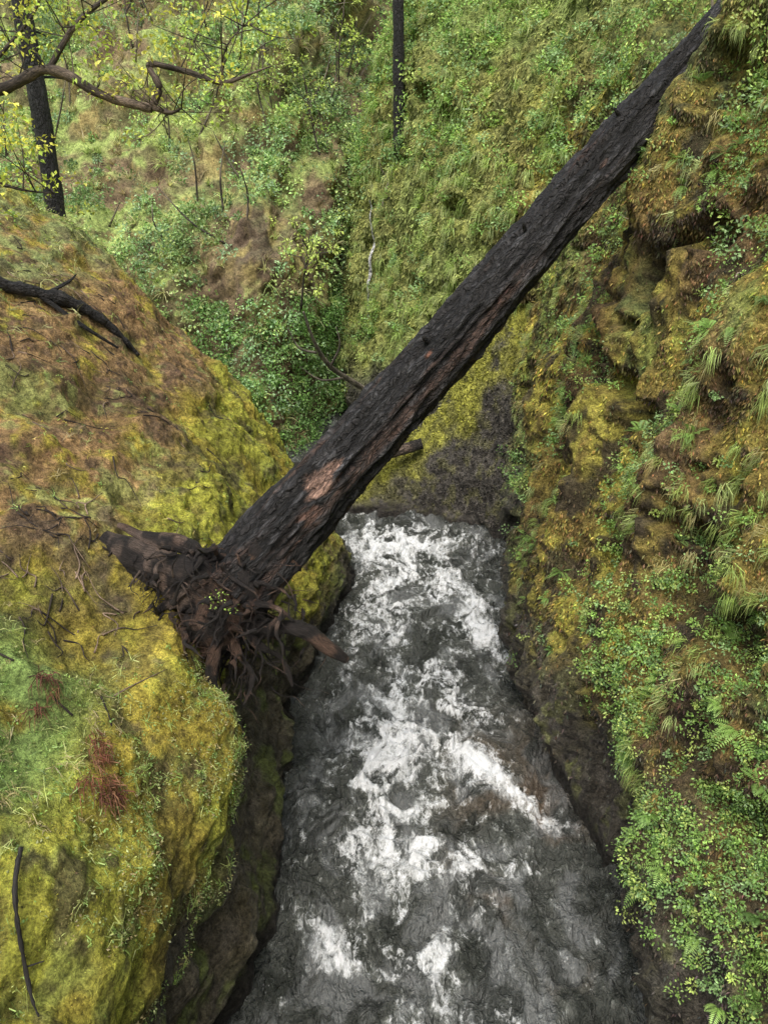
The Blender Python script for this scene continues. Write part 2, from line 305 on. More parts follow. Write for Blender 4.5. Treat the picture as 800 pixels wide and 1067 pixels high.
# ---------------------------------------------------------------- background hillside
hp=np.array([(-2,-1.5),(0,0),(1.2,3.5),(2.4,7),(6,10.5),(12,15.5),(23,25),(43,40),(75,60)])
hs=[(-60,24),(-44,27),(-32,29),(-22,30),(-14,29),(-9,27.5),(-5.5,26.0),(-3.2,27.0),(-1.6,31.5),(0,37),(4,42),(12,44),(28,46),(50,46)]
shh=np.array([[(x,by+o,z) for o,z in hp] for x,by in hs])
P=cr(cr(shh,np.linspace(0,13,460)).transpose(1,0,2),np.linspace(0,8,300)).transpose(1,0,2)
N=gridN(P)
if N[200,150,2]<0: N=-N
am=.3+.7*ss(P[...,2],6,14)
gul=np.abs(fbm(P,[.22,.1,.1],3,57))
P=P+N*((1.6*fbm(P,.13,3,51)-1.2*(1-2.5*gul).clip(0,1))*am+.6*fbm(P,.45,4,52)+.2*fbm(P,2,3,53))[...,None]; N=gridN(P)
if N[200,150,2]<0: N=-N
n1=fbm(P,.35,4,54); n2=fbm(P,1.5,3,55); n3=fbm(P,[2,2,.5],4,56)
C=mixc(np.ones(P.shape)*np.array([.10,.08,.045]),[.15,.19,.06],ss(n1+.5*n2+.3,-.2,.4))
cliffm=1-ss(N[...,2],.3,.6)
C=mixc(C,[.085,.058,.042],cliffm*.7); C=mixc(C,[.2,.15,.06],cliffm*ss(n2,.2,.6)*.6)
bare=np.clip(gau(P,(-4.6,29,7.2),(1.7,6,1.5))+gau(P,(-6.8,30,9.5),(1.2,6,1.0))+gau(P,(-2.6,29,6.2),(.7,5,1.6)),0,1)
bare=np.clip(bare+.3*n2*(bare>.1),0,1)
C=mixc(C,mixc(np.ones(P.shape)*np.array([.055,.04,.03]),[.16,.13,.055],ss(n3,-.1,.4)),bare*.9)
HP,HN,HC,HB=P,N,np.clip(C,.01,1),bare
hill=mkmesh('hillside',P,gridF(*P.shape[:2]),M_H,HC,floats={'wet':0*n1})
g=600.; mkmesh('ground',[(-g,-g,-1.6),(g,-g,-1.6),(g,g,-1.6),(-g,g,-1.6)],[[0,1,2,3]],M_H,[[.06,.07,.03]]*4)
# ---------------------------------------------------------------- river
xs=np.concatenate([np.linspace(-24,-4,60)[:-1],np.linspace(-4,4.6,330)])
ys=np.concatenate([np.linspace(-7,4.5,50)[:-1],np.linspace(4.5,23,700)[:-1],np.linspace(23,42,60)])
gx,gy=np.meshgrid(xs,ys,indexing='ij'); P=np.stack([gx,gy,0*gx],-1)
w=P.copy(); w[...,0]+=.35*fbm(P,.8,3,61); w[...,1]+=.35*fbm(P,.8,3,62)
rid=1-2*np.abs(fbm(w,[2.2,1.5,1],4,65))
z=.13*fbm(w,[1.1,.6,1],3,63)+.09*fbm(w,[2.6,1.8,1],4,64)+.06*rid+.035*(1-2*np.abs(fbm(w,[6,4,1],3,70)))
foam=np.full(gx.shape,-.19)
def blob(x,y,rx,ry,a,rot=0):
    global foam
    c,s=math.cos(rot),math.sin(rot); dx=w[...,0]-x; dy=w[...,1]-y
    u=(dx*c+dy*s)/rx; v=(-dx*s+dy*c)/ry
    foam+=a*np.exp(-(u*u+v*v))
blob(-.15,10.6,.7,.85,1.1); blob(.1,8.9,.9,.45,.8); blob(-.9,7.2,.9,.24,.85,-.4); blob(1.9,10.1,1.3,.28,1.1,-.75); blob(1.3,8.5,.8,.3,.75)
blob(.8,6.5,.25,.8,.55,.3); blob(.7,9.7,1.0,.35,.4); blob(2.4,14.6,.35,1.6,.65,.3); blob(1.0,13.2,.9,1.4,.35); blob(.2,16.8,.8,1.6,.45,-.2); blob(1.8,17,.5,1.9,.45,.3)
blob(-.3,19.4,.9,.9,.65); blob(1.6,19.3,1.2,.7,.45); blob(.3,12.2,.4,.9,.4); blob(0,5.2,.8,.6,.25); blob(-.8,14,.25,1.8,.45);blob(1.6,12,.4,1.2,.4); blob(-2,22,1,1,.5); blob(0,7.8,.5,.6,.4)
mid=np.exp(-((gx-.6)/1.75)**2)
foam+=.38*(1-2.8*np.abs(fbm(w,[1.7,.9,1],5,66,.55)))*(.2+.8*mid)-.10
foam+=.26*(1-3.4*np.abs(fbm(w,[3.6,2.2,1],4,71,.55)))*(.15+.85*mid)*ss(fbm(w,.8,2,72),-.3,.3)-.02
foam+=.18*ss(gy,12,17)+.14*ss(rid,.4,.9)+.08*mid
z+=.10*ss(foam,.3,.9)*(.6+fbm(w,6,3,67))
P[...,2]=z
bc=mixc(np.ones(P.shape)*np.array([.095,.103,.092]),[.15,.105,.068],ss(fbm(w,[.8,.5,1],3,68),-.1,.5)*ss(gx,.5,2.2)*(1-ss(gy,9,13))*.8)
bc=mixc(bc,[.25,.265,.265],ss(fbm(w,[2.2,1.6,1],5,69,.6)+.3*mid,-.05,.75)*.8)
bc=mixc(bc,[.035,.04,.034],ss(fbm(w,[2.8,2.2,1],5,73,.65),.0,.35)*.8)
river=mkmesh('river',P,gridF(*gx.shape),M_W,bc,floats={'foam':np.clip(foam,-.4,.95)})
# ---------------------------------------------------------------- tubes
def tube(path,rad,ns=10,seg=.08,lump=.12,seed=0):
    path=np.array(path,float); n=len(path); L=np.linalg.norm(np.diff(path,axis=0),axis=1).sum()
    k=max(int(L/seg),6); t=np.linspace(0,n-1,k); c=cr(path,t); r=np.interp(t,np.linspace(0,n-1,len(rad)),rad)
    T=unit(np.gradient(c,axis=0)); ref=np.array([.13,.21,1.]) if abs(T[0,2])<.9 else np.array([1,.1,.1])
    A=unit(np.cross(T,ref)); B=np.cross(T,A); th=np.linspace(0,2*np.pi,ns,endpoint=False)
    dr=A[:,None]*np.cos(th)[None,:,None]+B[:,None]*np.sin(th)[None,:,None]
    V=c[:,None]+dr*r[:,None,None]
    V=V+dr*(r[:,None]*lump*fbm(V,2.2/max(rad[0]*4,.15),3,seed+70))[...,None]
    al=np.linspace(0,L,k)
    uv=np.stack([np.repeat(al[:,None],ns,1)+seed*3.3,np.cos(th)[None]*r[:,None],np.sin(th)[None]*r[:,None]],-1)
    V=np.concatenate([V.reshape(-1,3),c[:1],c[-1:]]); uv=np.concatenate([uv.reshape(-1,3),[[0,0,0],[L,0,0]]])
    a=np.arange(k*ns).reshape(k,ns); b=np.roll(a,-1,1)
    F=np.stack([a[:-1],b[:-1],b[1:],a[1:]],-1).reshape(-1,4)
    h=ns//2*2
    c0=np.stack([a[0][0:h:2],np.full(h//2,k*ns),a[0][(np.arange(0,h,2)+2)%ns],a[0][1:h:2]],-1)
    c1=np.stack([a[-1][0:h:2],a[-1][1:h:2],a[-1][(np.arange(0,h,2)+2)%ns],np.full(h//2,k*ns+1)],-1)
    return V,np.concatenate([F,c0,c1]),uv
def tubes(name,lst,mat,colf,parent=None):
    Vs,Fs,Us=[],[],[];o=0
    for i,(p,r,kw) in enumerate(lst):
        V,F,U=tube(p,r,seed=i%50,**kw); Vs.append(V);Fs.append(F+o);Us.append(U);o+=len(V)
    V=np.concatenate(Vs); return mkmesh(name,V,np.concatenate(Fs),mat,np.clip(colf(V),.004,1),vecs=np.concatenate(Us),parent=parent)
def char(V,br=.35,base=(.022,.02,.02),brown=(.11,.065,.045)):
    n=fbm(V,1.6,4,81); return mixc(np.ones(V.shape)*np.array(base),brown,ss(n,br-.25,br+.35))
emp=bpy.data.objects.new('fallen_charred_tree',None); scene.collection.objects.link(emp)
A=np.array([-2.15,9.35,4.4]); B=np.array([6.35,15.65,12.55])
pth=[A+(B-A)*t for t in np.linspace(0,1,7)]
pth[2]=pth[2]+np.array([0,0,-.05]); pth[4]=pth[4]+np.array([0,0,.05])
V,F,U=tube(pth,[.60,.48,.45,.43,.41,.385,.36],ns=110,seg=.028,lump=.06,seed=1)
ax=unit((B-A)[None])[0]; al=(V-A)@ax; rad=V-A-al[:,None]*ax; 
sidev=unit(rad)
q=np.stack([al*.45,U[:,1]*4,U[:,2]*4],-1)
pl=fbm(q,[2.2,2.2,2.2],5,82); pl2=fbm(q,[7,3.5,3.5],4,86); pl3=fbm(q,[1.2,3,3],4,88)
V=V+sidev*(.045*pl-.06*ss(-pl3,.12,.25)+.035*pl2)[:,None]
under=-sidev[:,2]*.5+sidev[:,0]*.3
brown=ss(fbm(q,[1.0,1.6,1.6],4,83)+.5*under+.2*(1-al/12)-.26,.05,.5)
C=mixc(np.ones(V.shape)*np.array([.020,.019,.020]),[.085,.05,.037],brown*.75)
C=mixc(C,[.008,.008,.008],ss(-pl3,.1,.25)*.7)
C=mixc(C,[.08,.08,.085],ss(pl2+.3*pl,.25,.6)*.6)
front=np.array([.1,-.8,.35])
for s,wd_,ln,cc,off in [(1.95,.17,.36,(.27,.17,.13),-.15),(1.5,.1,.2,(.14,.08,.06),.2),(4.4,.05,.12,(.13,.06,.04),-.3),(5.9,.05,.15,(.12,.07,.06),.3),(8.6,.05,.14,(.13,.085,.07),.0)]:
    dd=((al-s)/ln)**2+((sidev@unit(np.cross(ax,front)[None])[0]-off)*.42/wd_)**2
    msk=(1-ss(dd+.9*pl2+.5*pl,.5,1.0))*(sidev@unit(front[None])[0]>0)
    C=mixc(C,cc,msk); 
mkmesh('trunk',V,F,M_B,np.clip(C,.005,1),vecs=U,parent=emp)
def P3(*a): return np.array(a,float)
stubs=[]
for s,dz in [(4.6,.55),(6.9,.6),(8.4,.5),(9.6,.6)]:
    o=A+ax*s; dd=unit(np.array([[rng.normal()*.4-.4,-.6,.7]]))[0]; stubs.append(([o,o+dd*dz*.8,o+dd*dz],[.05,.035,.015],dict(ns=8,seg=.03,lump=.4)))
tubes('branch_stubs',stubs,M_B,lambda V:char(V,.5),emp)
K=P3(-2.2,9.15,4.2); rl=[]
rl.append(([A+ax*.9,A+ax*.2,K+P3(-.1,-.05,-.05),K+P3(-.2,-.25,-.4)],[.44,.52,.42,.15],dict(ns=48,lump=.7,seg=.025)))
big=[([K+P3(0,0,.25),(-2.9,9.25,4.8),(-3.4,9.4,4.92),(-3.9,9.55,5.05)],[.28,.22,.2,.14]),
 ([K+P3(.0,.1,.35),(-2.7,9.5,5.02),(-3.2,9.6,5.1),(-3.75,9.85,5.2)],[.2,.13,.1,.04]),
 ([K+P3(-.1,-.1,.1),(-2.8,9.0,4.55),(-3.2,9.25,4.7),(-3.95,9.35,4.95)],[.18,.12,.10,.04]),
 ([K+P3(.1,-.1,0),(-1.6,8.9,4.12),(-1.2,8.75,4.22),(-.85,8.72,4.0),(-.5,8.7,3.72)],[.18,.11,.09,.10,.06]),
 ([K+P3(.2,0,.1),(-1.75,8.8,3.95),(-1.4,8.75,3.7),(-1.25,8.6,3.35)],[.12,.06,.04,.02]),
 ([K,(-2.25,8.6,3.95),(-2.3,8.4,3.55),(-2.05,8.2,3.3)],[.16,.08,.06,.03]),
 ([K,(-2.6,8.7,3.95),(-2.75,8.55,3.75),(-2.85,8.35,3.4)],[.13,.06,.04,.02]),
 ([K+P3(-.3,0,.2),(-2.95,8.9,4.45),(-3.15,8.75,4.2),(-3.2,8.5,3.85)],[.12,.06,.04,.02]),
 ([K,(-1.95,8.6,3.9),(-1.75,8.45,3.65),(-1.85,8.2,3.35)],[.13,.06,.04,.02]),
 ([K,(-1.8,8.95,4.45),(-1.45,8.8,4.5),(-1.2,8.7,4.35)],[.11,.05,.03,.02]),
 ([(-3.7,9.5,4.95),(-3.5,9.0,4.6),(-3.2,8.7,4.25),(-2.9,8.5,3.9),(-2.7,8.4,3.6)],[.07,.05,.045,.03,.02]),
 ([(-3.8,9.45,5.0),(-3.65,9.0,4.7),(-3.4,8.6,4.3),(-3.0,8.35,3.85)],[.05,.04,.035,.015])]
for p,r in big: rl.append((p,r,dict(ns=16,lump=.5,seg=.025)))
def jag(s,d,l,r,n=6):
    pts=[s]; d=d.copy()
    for i in range(n-1):
        d=unit((d+rng.normal(size=3)*.38+P3(0,0,-.08))[None])[0]; pts.append(pts[-1]+d*l/(n-1))
    return (pts,[r*1.5]+[r*(1-i/(n-.5)) for i in range(1,n)],dict(ns=6,lump=.5,seg=.035))
for i in range(480):
    s=K+rng.normal(size=3)*[.52,.28,.38]+P3(-.18,-.1,.0); d=unit((rng.normal(size=(1,3))*[1.1,.6,.75]+[[-.1,-.6,-.45]]))[0]
    rl.append(jag(s,d,.25+.75*rng.random()**1.4,.008+.036*rng.random()**2))
for i in range(110):
    s=P3(-3.1,9.25,4.75)+rng.normal(size=3)*[.4,.12,.16]; d=unit((rng.normal(size=(1,3))*[.8,.5,.6]+[[-.4,-.5,-.2]]))[0]
    rl.append(jag(s,d,.2+.45*rng.random(),.008+.03*rng.random()**2))
for i in range(90):
    b=big[rng.integers(len(big))][0]; t=.3+.65*rng.random(); s=cr(np.array(b,float),np.array([t*(len(b)-1)]))[0]
    rl.append(jag(s,unit((rnd(1)[0]+P3(0,-.1,-.8))[None])[0],.15+.4*rng.random(),.012,5))
def rootcol(V):
    n=fbm(V,5,4,84); m=fbm(V,1.8,3,85)
    return mixc(mixc(np.ones(V.shape)*np.array([.03,.024,.022]),[.14,.085,.06],ss(n+.4*m,.05,.6)),[.26,.19,.15],ss(n-m,.5,.9)*.6)
tubes('root_ball',rl,M_R,rootcol,emp)
# ---------------------------------------------------------------- surface lookup
def bvh(P):
    F=gridF(*P.shape[:2]); return BVHTree.FromPolygons([tuple(v) for v in P.reshape(-1,3)],[tuple(f) for f in F])
BT={'L':bvh(LBP[::3,::3]),'R':bvh(RP[::3,::3]),'H':bvh(HP[::2,::2])}
def top(x,y,k='L',zmax=80):
    r=BT[k].ray_cast(Vector((x,y,zmax)),Vector((0,0,-1))); return r[0].z if r[0] else 0
def onL(pts,h=.05): return [(x,y,top(x,y)+h+dz) for x,y,dz in pts]
black=lambda V:char(V,.6)
grey=lambda V:char(V,.1,(.15,.13,.11),(.36,.31,.26))
tubes('dead_branch',[(onL([(-7.6,14.2,.05),(-6.8,14.5,.08),(-6,14.9,.1),(-5.4,15.2,.08),(-4.9,15.35,.02)]),[.13,.12,.11,.08,.03],dict(ns=14,lump=.5,seg=.05)),
  (onL([(-6.3,14.8,.1),(-6.0,15.2,.3),(-5.9,15.4,.5)]),[.04,.03,.01],dict(ns=6)),(onL([(-6.4,14.7,.1),(-5.6,14.6,.15),(-5.1,14.8,.05)]),[.05,.04,.02],dict(ns=8))],M_B,black)
tubes('fallen_stick',[(onL([(-3.05,4.7,.06),(-2.95,4.3,.08),(-2.8,3.95,.07),(-2.65,3.75,.05)]),[.022,.02,.016,.008],dict(ns=7,seg=.03,lump=.5)),
  (onL([(-2.86,4.05,.06),(-2.72,4.1,.16)]),[.01,.004],dict(ns=5,seg=.04))],M_D,lambda V:char(V,.3,(.02,.018,.016),(.15,.11,.08)))
tw=[]
for i in range(150):
    x=-3.0-4.7*rng.random(); y=6.5+9.5*rng.random(); a=rng.uniform(0,6.28); l=.2+.7*rng.random()**2
    if i>120: x=-3.4-1.4*rng.random(); y=7.8+1.8*rng.random()
    pts=[(x+math.cos(a)*l*t+.05*rng.normal(),y+math.sin(a)*l*t+.05*rng.normal(),.03*rng.random()) for t in (0,.33,.66,1)]
    tw.append((onL(pts,.01),[.012,.01,.007,.003],dict(ns=5,seg=.05,lump=.3)))
tubes('fallen_twigs',tw,M_D,lambda V:char(V,.2,(.03,.022,.018),(.25,.18,.13)))
tubes('wedged_log',[([(-3.4,21.3,1.35),(-1.5,21.9,1.45),(.0,22.0,1.7),(1.15,22.1,2.0)],[.19,.19,.19,.17],dict(ns=16,lump=.2))],M_B,lambda V:char(V,.3,(.035,.03,.027),(.12,.09,.07)))
def limb(name,pts,r,br,mat=M_D,col=grey):
    l=[(pts,r,dict(ns=8,seg=.12))]
    for b in br: l.append((b,[r[0]*.45,r[0]*.3,r[0]*.1],dict(ns=6,seg=.12)))
    tubes(name,l,mat,col)
limb('bare_branch',[(-.4,29.9,1.2),(-1.2,28.3,2.2),(-1.9,27.0,3.1),(-2.3,26.0,4.1),(-2.6,25.4,5.3)],[.12,.11,.09,.06,.03],[[(-1.5,27.7,2.5),(-2.2,26.3,2.8),(-2.8,25.4,3.5)],[(-1.9,27.0,3.1),(-1.5,26.2,4.0),(-1.6,26.0,4.7)],[(-2.3,26.1,3.8),(-2.8,25.5,4.1),(-3.1,25.2,4.8)]])
limb('bare_branch',[(.15,32.0,7.1),(-.0,31.8,8.2),(.3,32,9.3),(.6,32.3,10.3),(.85,32.6,10.9)],[.07,.07,.06,.04,.02],[[(.2,31.9,9.0),(-.1,31.7,9.4),(-.2,31.6,9.8)]])
for (a,b) in [((5.4,10.6,8.3),(4.3,9.8,8.6)),((6.4,17.5,12.0),(5.3,17,13.8)),((5.0,8.6,6.3),(4.2,8.1,6.1)),((5.6,15.3,9.6),(4.7,15.6,8.4))]:
    a=P3(*a);b=P3(*b); limb('bare_branch',[a,a+(b-a)*.4+rng.normal(size=3)*.12,a+(b-a)*.75+rng.normal(size=3)*.12,b],[.03,.025,.018,.006],[[a+(b-a)*.5,a+(b-a)*.7+rng.normal(size=3)*.15,a+(b-a)*.85+rng.normal(size=3)*.25]])
def snag(x,y,h,r,lean,k,nb=5):
    z=top(x,y,k)-.5 ; b=P3(x,y,z); t=b+P3(lean,0,h); l=[([b,b+(t-b)*.35+P3(.05,0,0),b+(t-b)*.7,t],[r*1.2,r,r*.8,r*.45],dict(ns=14,seg=.15,lump=.12))]
    for i in range(nb):
        s=b+(t-b)*(.3+.6*rng.random()); a=rng.uniform(0,6.28); q=.5+rng.random()
        l.append(([s,s+P3(math.cos(a)*q*.5,math.sin(a)*q*.5,.05),s+P3(math.cos(a)*q,math.sin(a)*q,-.1*rng.random())],[r*.22,r*.14,r*.05],dict(ns=6,seg=.15)))
    tubes('burnt_tree_trunk',l,M_B,lambda V:char(V,.75,(.02,.02,.022),(.07,.055,.05)))
snag(.55,31.9,14,.19,-.3,'R',3); snag(-8.9,22.5,15,.23,-.1,'L',6); snag(-14.5,36,15,.16,.6,'H',6); snag(-10.5,46,12,.15,.2,'H',5); snag(-19.5,40,13,.2,.5,'H',5)
# maple
base=P3(-8.2,11.2,top(-8.2,11.2)-.3)
brown_b=lambda V:char(V,.2,(.05,.038,.03),(.16,.12,.09))
ml=[([base,base+P3(.1,.1,1.6),base+P3(.4,.2,3.2),base+P3(.3,.4,5.5),base+P3(.9,.5,8)],[.2,.17,.14,.1,.04],dict(ns=12)),
 ([base+P3(.4,.2,2.7),(-6.4,11.3,10.5),(-5.0,11.4,10.72),(-4.3,11.4,10.95),(-3.6,11.3,10.65),(-3.0,11.3,10.5)],[.1,.085,.07,.065,.06,.055],dict(ns=10,seg=.05,lump=.25)),
 ([(-3.02,11.3,10.5),(-2.88,11.3,10.75),(-2.98,11.35,11.0),(-2.5,11.4,10.92),(-2.1,11.4,10.8),(-1.75,11.45,10.9),(-1.45,11.5,11.0)],[.055,.045,.04,.035,.03,.018,.008],dict(ns=8,seg=.05,lump=.25)),
 ([(-3.0,11.3,10.52),(-2.75,11.2,10.45),(-2.6,11.2,10.5)],[.04,.025,.01],dict(ns=7,seg=.05)),
 ([(-4.3,11.4,10.95),(-3.9,11.6,11.5),(-3.3,11.8,11.9),(-2.5,12,12.2)],[.045,.035,.025,.01],dict(ns=7,seg=.06)),
 ([(-2.1,11.4,10.8),(-2.0,11.4,11.2),(-1.7,11.5,11.5)],[.016,.012,.005],dict(ns=6,seg=.06)),
 ([(-5.6,11.4,10.6),(-5.0,11.8,11.2),(-4.5,12,11.8),(-4.3,12,12.6)],[.035,.025,.018,.008],dict(ns=7,seg=.06)),
 ([(-6.6,11.3,10.4),(-5.6,11.0,10.0),(-4.9,10.9,9.6),(-4.3,10.9,9.5)],[.035,.025,.018,.008],dict(ns=7,seg=.06))]
mape=bpy.data.objects.new('maple_tree',None); scene.collection.objects.link(mape)
cs=[]
for p,r,kw in ml[1:]:
    pp=cr(np.array(p,float),np.linspace(0,len(p)-1,14)); cs.append(pp)
nl=120
cs=np.concatenate(cs); src=cs[rng.choice(len(cs),nl)]; cs=src+rng.normal(size=(nl,3))*[.42,.4,.27]+[[0,0,.25]]
for i in range(0,nl): ml.append(([src[i],(src[i]+cs[i])/2+rng.normal(size=3)*.05,cs[i]],[.009,.007,.003],dict(ns=4,seg=.1)))
tubes('trunk_and_limbs',ml,M_D,brown_b,mape)
lv=Leaves()
ex=np.array([[-4.9,11.8,11.7],[-4.2,12,12.3],[-5.2,11.5,10.2],[-4.8,11,9.7],[-3.4,11.8,11.9],[-5.5,12.4,12.6]]); ex=ex[rng.choice(6,80)]+rng.normal(size=(80,3))*[.5,.4,.35]
cs=np.concatenate([cs,ex])
lv.clumps(cs,np.tile([[0,0,1.]],(len(cs),1)),.15+.1*rng.random(len(cs)),17,.07,pick(len(cs),[(.36,.42,.06),(.44,.44,.07),(.28,.38,.06)]),flat=.4)
o=lv.build('leaves',M_L); o.parent=mape
# ---------------------------------------------------------------- vegetation: left
X,Y,Z=LBP[...,0],LBP[...,1],LBP[...,2]
vis=ss(X,-12,-9)*(Y>1)*(Y<24)
nA=fbm(LBP,1.3,3,91); nB=fbm(LBP,.7,3,92)
w=vis*(.12+ss(Z,1.6,2.8))*(.25+ss(nA+.5,0,.5))*(1/(.5+.12*np.hypot(X,Y)))
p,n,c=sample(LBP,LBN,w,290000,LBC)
dist=np.linalg.norm(p-[0,0,10],axis=1)
mf=Leaves(); k=len(p); c=c*(1.15+.6*rng.normal(size=(k,1)))*(1+.14*rng.normal(size=(k,3)))
L=(.008+.0024*dist)*(.6+.9*rng.random(k))
mf.leaf(p-n*.004,n*1.0+rnd(k)*.9,unit(n+rnd(k)*.8),L,L*.45,np.clip(c,.006,1))
mf.build('moss',M_M)
gr=Leaves()
w=vis*(ss(Y,4.2,5.2)*(1-ss(Y,7.0,8.0))*ss(-X,2.6,3.2)*ss(Z,3,3.6)*ss(nA+.45,0,.4)*3+ .22*ss(Z,2.6,3.2)*ss(nB,.1,.5))
p,n=sample(LBP,LBN,w,1000); gr.clumps(p,n,.05+.08*rng.random(len(p)),22,.033,pick(len(p),[(.17,.28,.07),(.24,.34,.09),(.22,.24,.09)]))
p,n=sample(LBP,LBN,w,800); gr.tufts(p,n,22,.19,pick(len(p),[(.2,.3,.09),(.32,.36,.13),(.28,.24,.12)]),w=.007)
w=vis*(Y>3.0)*(Y<8.5)*ss(Z,1.5,2.1)*(1-ss(Z,3.6,4.4))*ss(nA+.3,0,.5)
p,n=sample(LBP,LBN,w,800); gr.clumps(p,n,.06+.09*rng.random(len(p)),26,.031,pick(len(p),[(.18,.28,.08),(.28,.32,.14),(.24,.2,.09)]))
p,n=sample(LBP,LBN,w,520); gr.tufts(p,n,24,.24,pick(len(p),[(.2,.28,.07),(.32,.36,.12)]),up=.1,droop=1.4,w=.008)
w=vis*ss(Y,9,11)*ss(Z,1.2,2)*ss(nA+.2,0,.6)
p,n=sample(LBP,LBN,w,1100); gr.tufts(p,n,14,.12,pick(len(p),[(.26,.3,.06),(.3,.26,.06),(.2,.26,.06)]),up=0,droop=1.2,w=.012)
w=(X>-20)*(Y>9)*(Y<27)*ss(Z+.05*(Y-15)+.5*nB,7.9,9.0)
p,n=sample(LBP,LBN,w,520); gr.clumps(p,n,.2+.35*rng.random(len(p)),46,.08,pick(len(p),[(.17,.28,.06),(.26,.36,.08),(.22,.3,.08)]))
w=(X>-14)*(Y>13)*(Y<27)*ss(Z+.05*(Y-15)+.5*nB,6.4,8.0)
p,n=sample(LBP,LBN,w,620); gr.tufts(p,n,20,.32,pick(len(p),[(.24,.29,.09),(.3,.3,.13)]),w=.014)
w=(Y>20.5)*(X>-14)*(Z>1); p,n=sample(LBP,LBN,w*1.,260); gr.clumps(p,n,.25+.3*rng.random(len(p)),40,.1,pick(len(p),[(.12,.22,.05),(.2,.3,.07)]))
gr.build('bank_plants',M_L)
rf=Leaves()
ps=[]
for (x,y,m) in [(-2.8,6.0,11),(-2.95,6.25,5),(-3.6,6.75,6)]:
    for i in range(m):
        xx=x+rng.normal()*.09; yy=y+rng.normal()*.13; ps.append((xx,yy,top(xx,yy)+.05))
ps=np.array(ps)
rf.tufts(ps,np.tile([[.3,-.5,.4]],(len(ps),1)),24,.2+.14*rng.random(len(ps)),pick(len(ps),[(.12,.045,.03),(.09,.038,.028),(.15,.08,.045)]),up=-.2,droop=3.0,w=.009,spread=.35,sp=.06)
rf.build('dead_fern',M_M)
# ---------------------------------------------------------------- vegetation: right cliff
X,Y,Z=RP[...,0],RP[...,1],RP[...,2]
hl=1-np.clip(gau(RP,(4.5,8.1,5.2),(2,.45,.6))+gau(RP,(5,9.6,7.3),(2,.4,.5))+gau(RP,(4.7,7.2,3.6),(2,.4,.5))+gau(RP,(5,12.8,8.3),(2,.5,.6)),0,1)
vis=(Y>2.5)*1.*(Y<36)*ss(-Z,-24,-20)*hl
nA=fbm(RP,[1.2,1.2,.8],3,101); nB=fbm(RP,[.5,.5,.35],3,102); nC=fbm(RP,[.9,.9,.3],3,103)
dg=np.sqrt(X**2+Y**2+(Z-10)**2)
w=vis*(Y<22)*(Z<15)*(.06+ss(Z,1.2,2.8))*(.2+ss(nA+.5,0,.5))/(.5+.012*dg**2)
p,n,c=sample(RP,RN,w,280000,RC); k=len(p); dist=np.linalg.norm(p-[0,0,10],axis=1)
mf=Leaves(); c=c*(1.25+.55*rng.normal(size=(k,1)))*(1+.12*rng.normal(size=(k,3)))
L=(.014+.0036*dist)*(.6+1.0*rng.random(k))
mf.leaf(p-n*.004,n*.6+rnd(k)*.55+[0,0,-1.1],unit(n+rnd(k)*.5),L,L*.32,np.clip(c,.006,1))
w=(SP[...,2]>.3)*1.; p,n,c=sample(SP,SN,w,30000,SC); k=len(p); L=.08*(.6+.8*rng.random(k)); mf.leaf(p,n*.6+rnd(k)*.8,n,L,L*.5,np.clip(c*(1+.4*rng.normal(size=(k,1))),.006,1))
w=(Y>20)*(Y<36)*(Z<16)*(Z>1)*1.; p,n,c=sample(RP,RN,w,90000,RC); k=len(p); L=.13*(.6+.9*rng.random(k)); mf.leaf(p,n*.5+rnd(k)*.6+[0,0,-.9],n,L,L*.33,np.clip(c*(1.2+.45*rng.normal(size=(k,1))),.006,1))
mf.build('cliff_moss',M_M)
cl=Leaves(); G=[(.15,.26,.06),(.22,.35,.085),(.11,.20,.055),(.29,.37,.10),(.19,.30,.12)]
wb=vis*(Y<22)*(ss(nB+.25*nA,.15,.4)*.45+ss(nA,.35,.6)*.25)
wl=vis*(Y<11)*ss(Z,1.1,1.8)*(1-ss(Z,4.0,6.5))*ss(nA+.3,0,.35)*2.4
w=(wb+wl)*ss(Z+.9*nA,1.6,2.8)*(Z<13)
p,n=sample(RP,RN,w,2200); dist=np.linalg.norm(p-[0,0,10],axis=1)
cl.clumps(p,n,(.04+.010*dist)*(.35+.9*rng.random(len(p))),42,.015+.0023*dist,pick(len(p),G))
w=vis*(Y<22)*(ss(nC,.1,.45)+.05)*ss(Z+.5*nA,1.6,2.6)*(Z<13)
p,n=sample(RP,RN,w,850); cl.tufts(p,n,30,.18+.18*rng.random(len(p)),pick(len(p),[(.22,.3,.08),(.28,.34,.13),(.2,.26,.07),(.28,.26,.11)]),up=-.3,droop=3.0,w=.0075,spread=.36,sp=.06)
w=vis*(Y<16)*ss(Z,1.5,2.3)*(Z<12)*ss(nA+.2,0,.4); p,n=sample(RP,RN,w,160); cl.ferns(p,n,.14+.18*rng.random(len(p)),pick(len(p),G[:3]),7,12)
w=(Y>4)*(Y<36)*ss(Z+nB,8.0,11)*(Z<24)*ss(nB+nA*.4+.35+ss(Z,11,14)*.4,0,.4)*(1+1.4*(Y<20))
p,n=sample(RP,RN,w,3300); dist=np.linalg.norm(p-[0,0,10],axis=1)
keep=np.linalg.norm(np.cross(p-A,ax),axis=1)>.85; p,n,dist=p[keep],n[keep],dist[keep]
cl.clumps(p,n,(.08+.013*dist)*(.4+.9*rng.random(len(p))),50,.028+.0026*dist,pick(len(p),G))
w=(Y>22)*(Y<37)*(Z>1)*(Z<15)*1.; p,n=sample(RP,RN,w*(.1+ss(nB+.3*nA,0,.4)),700); cl.tufts(p,n,24,.6,pick(len(p),[(.25,.32,.1),(.32,.36,.14),(.2,.28,.07)]),up=0,droop=2.2,w=.02,spread=.45)
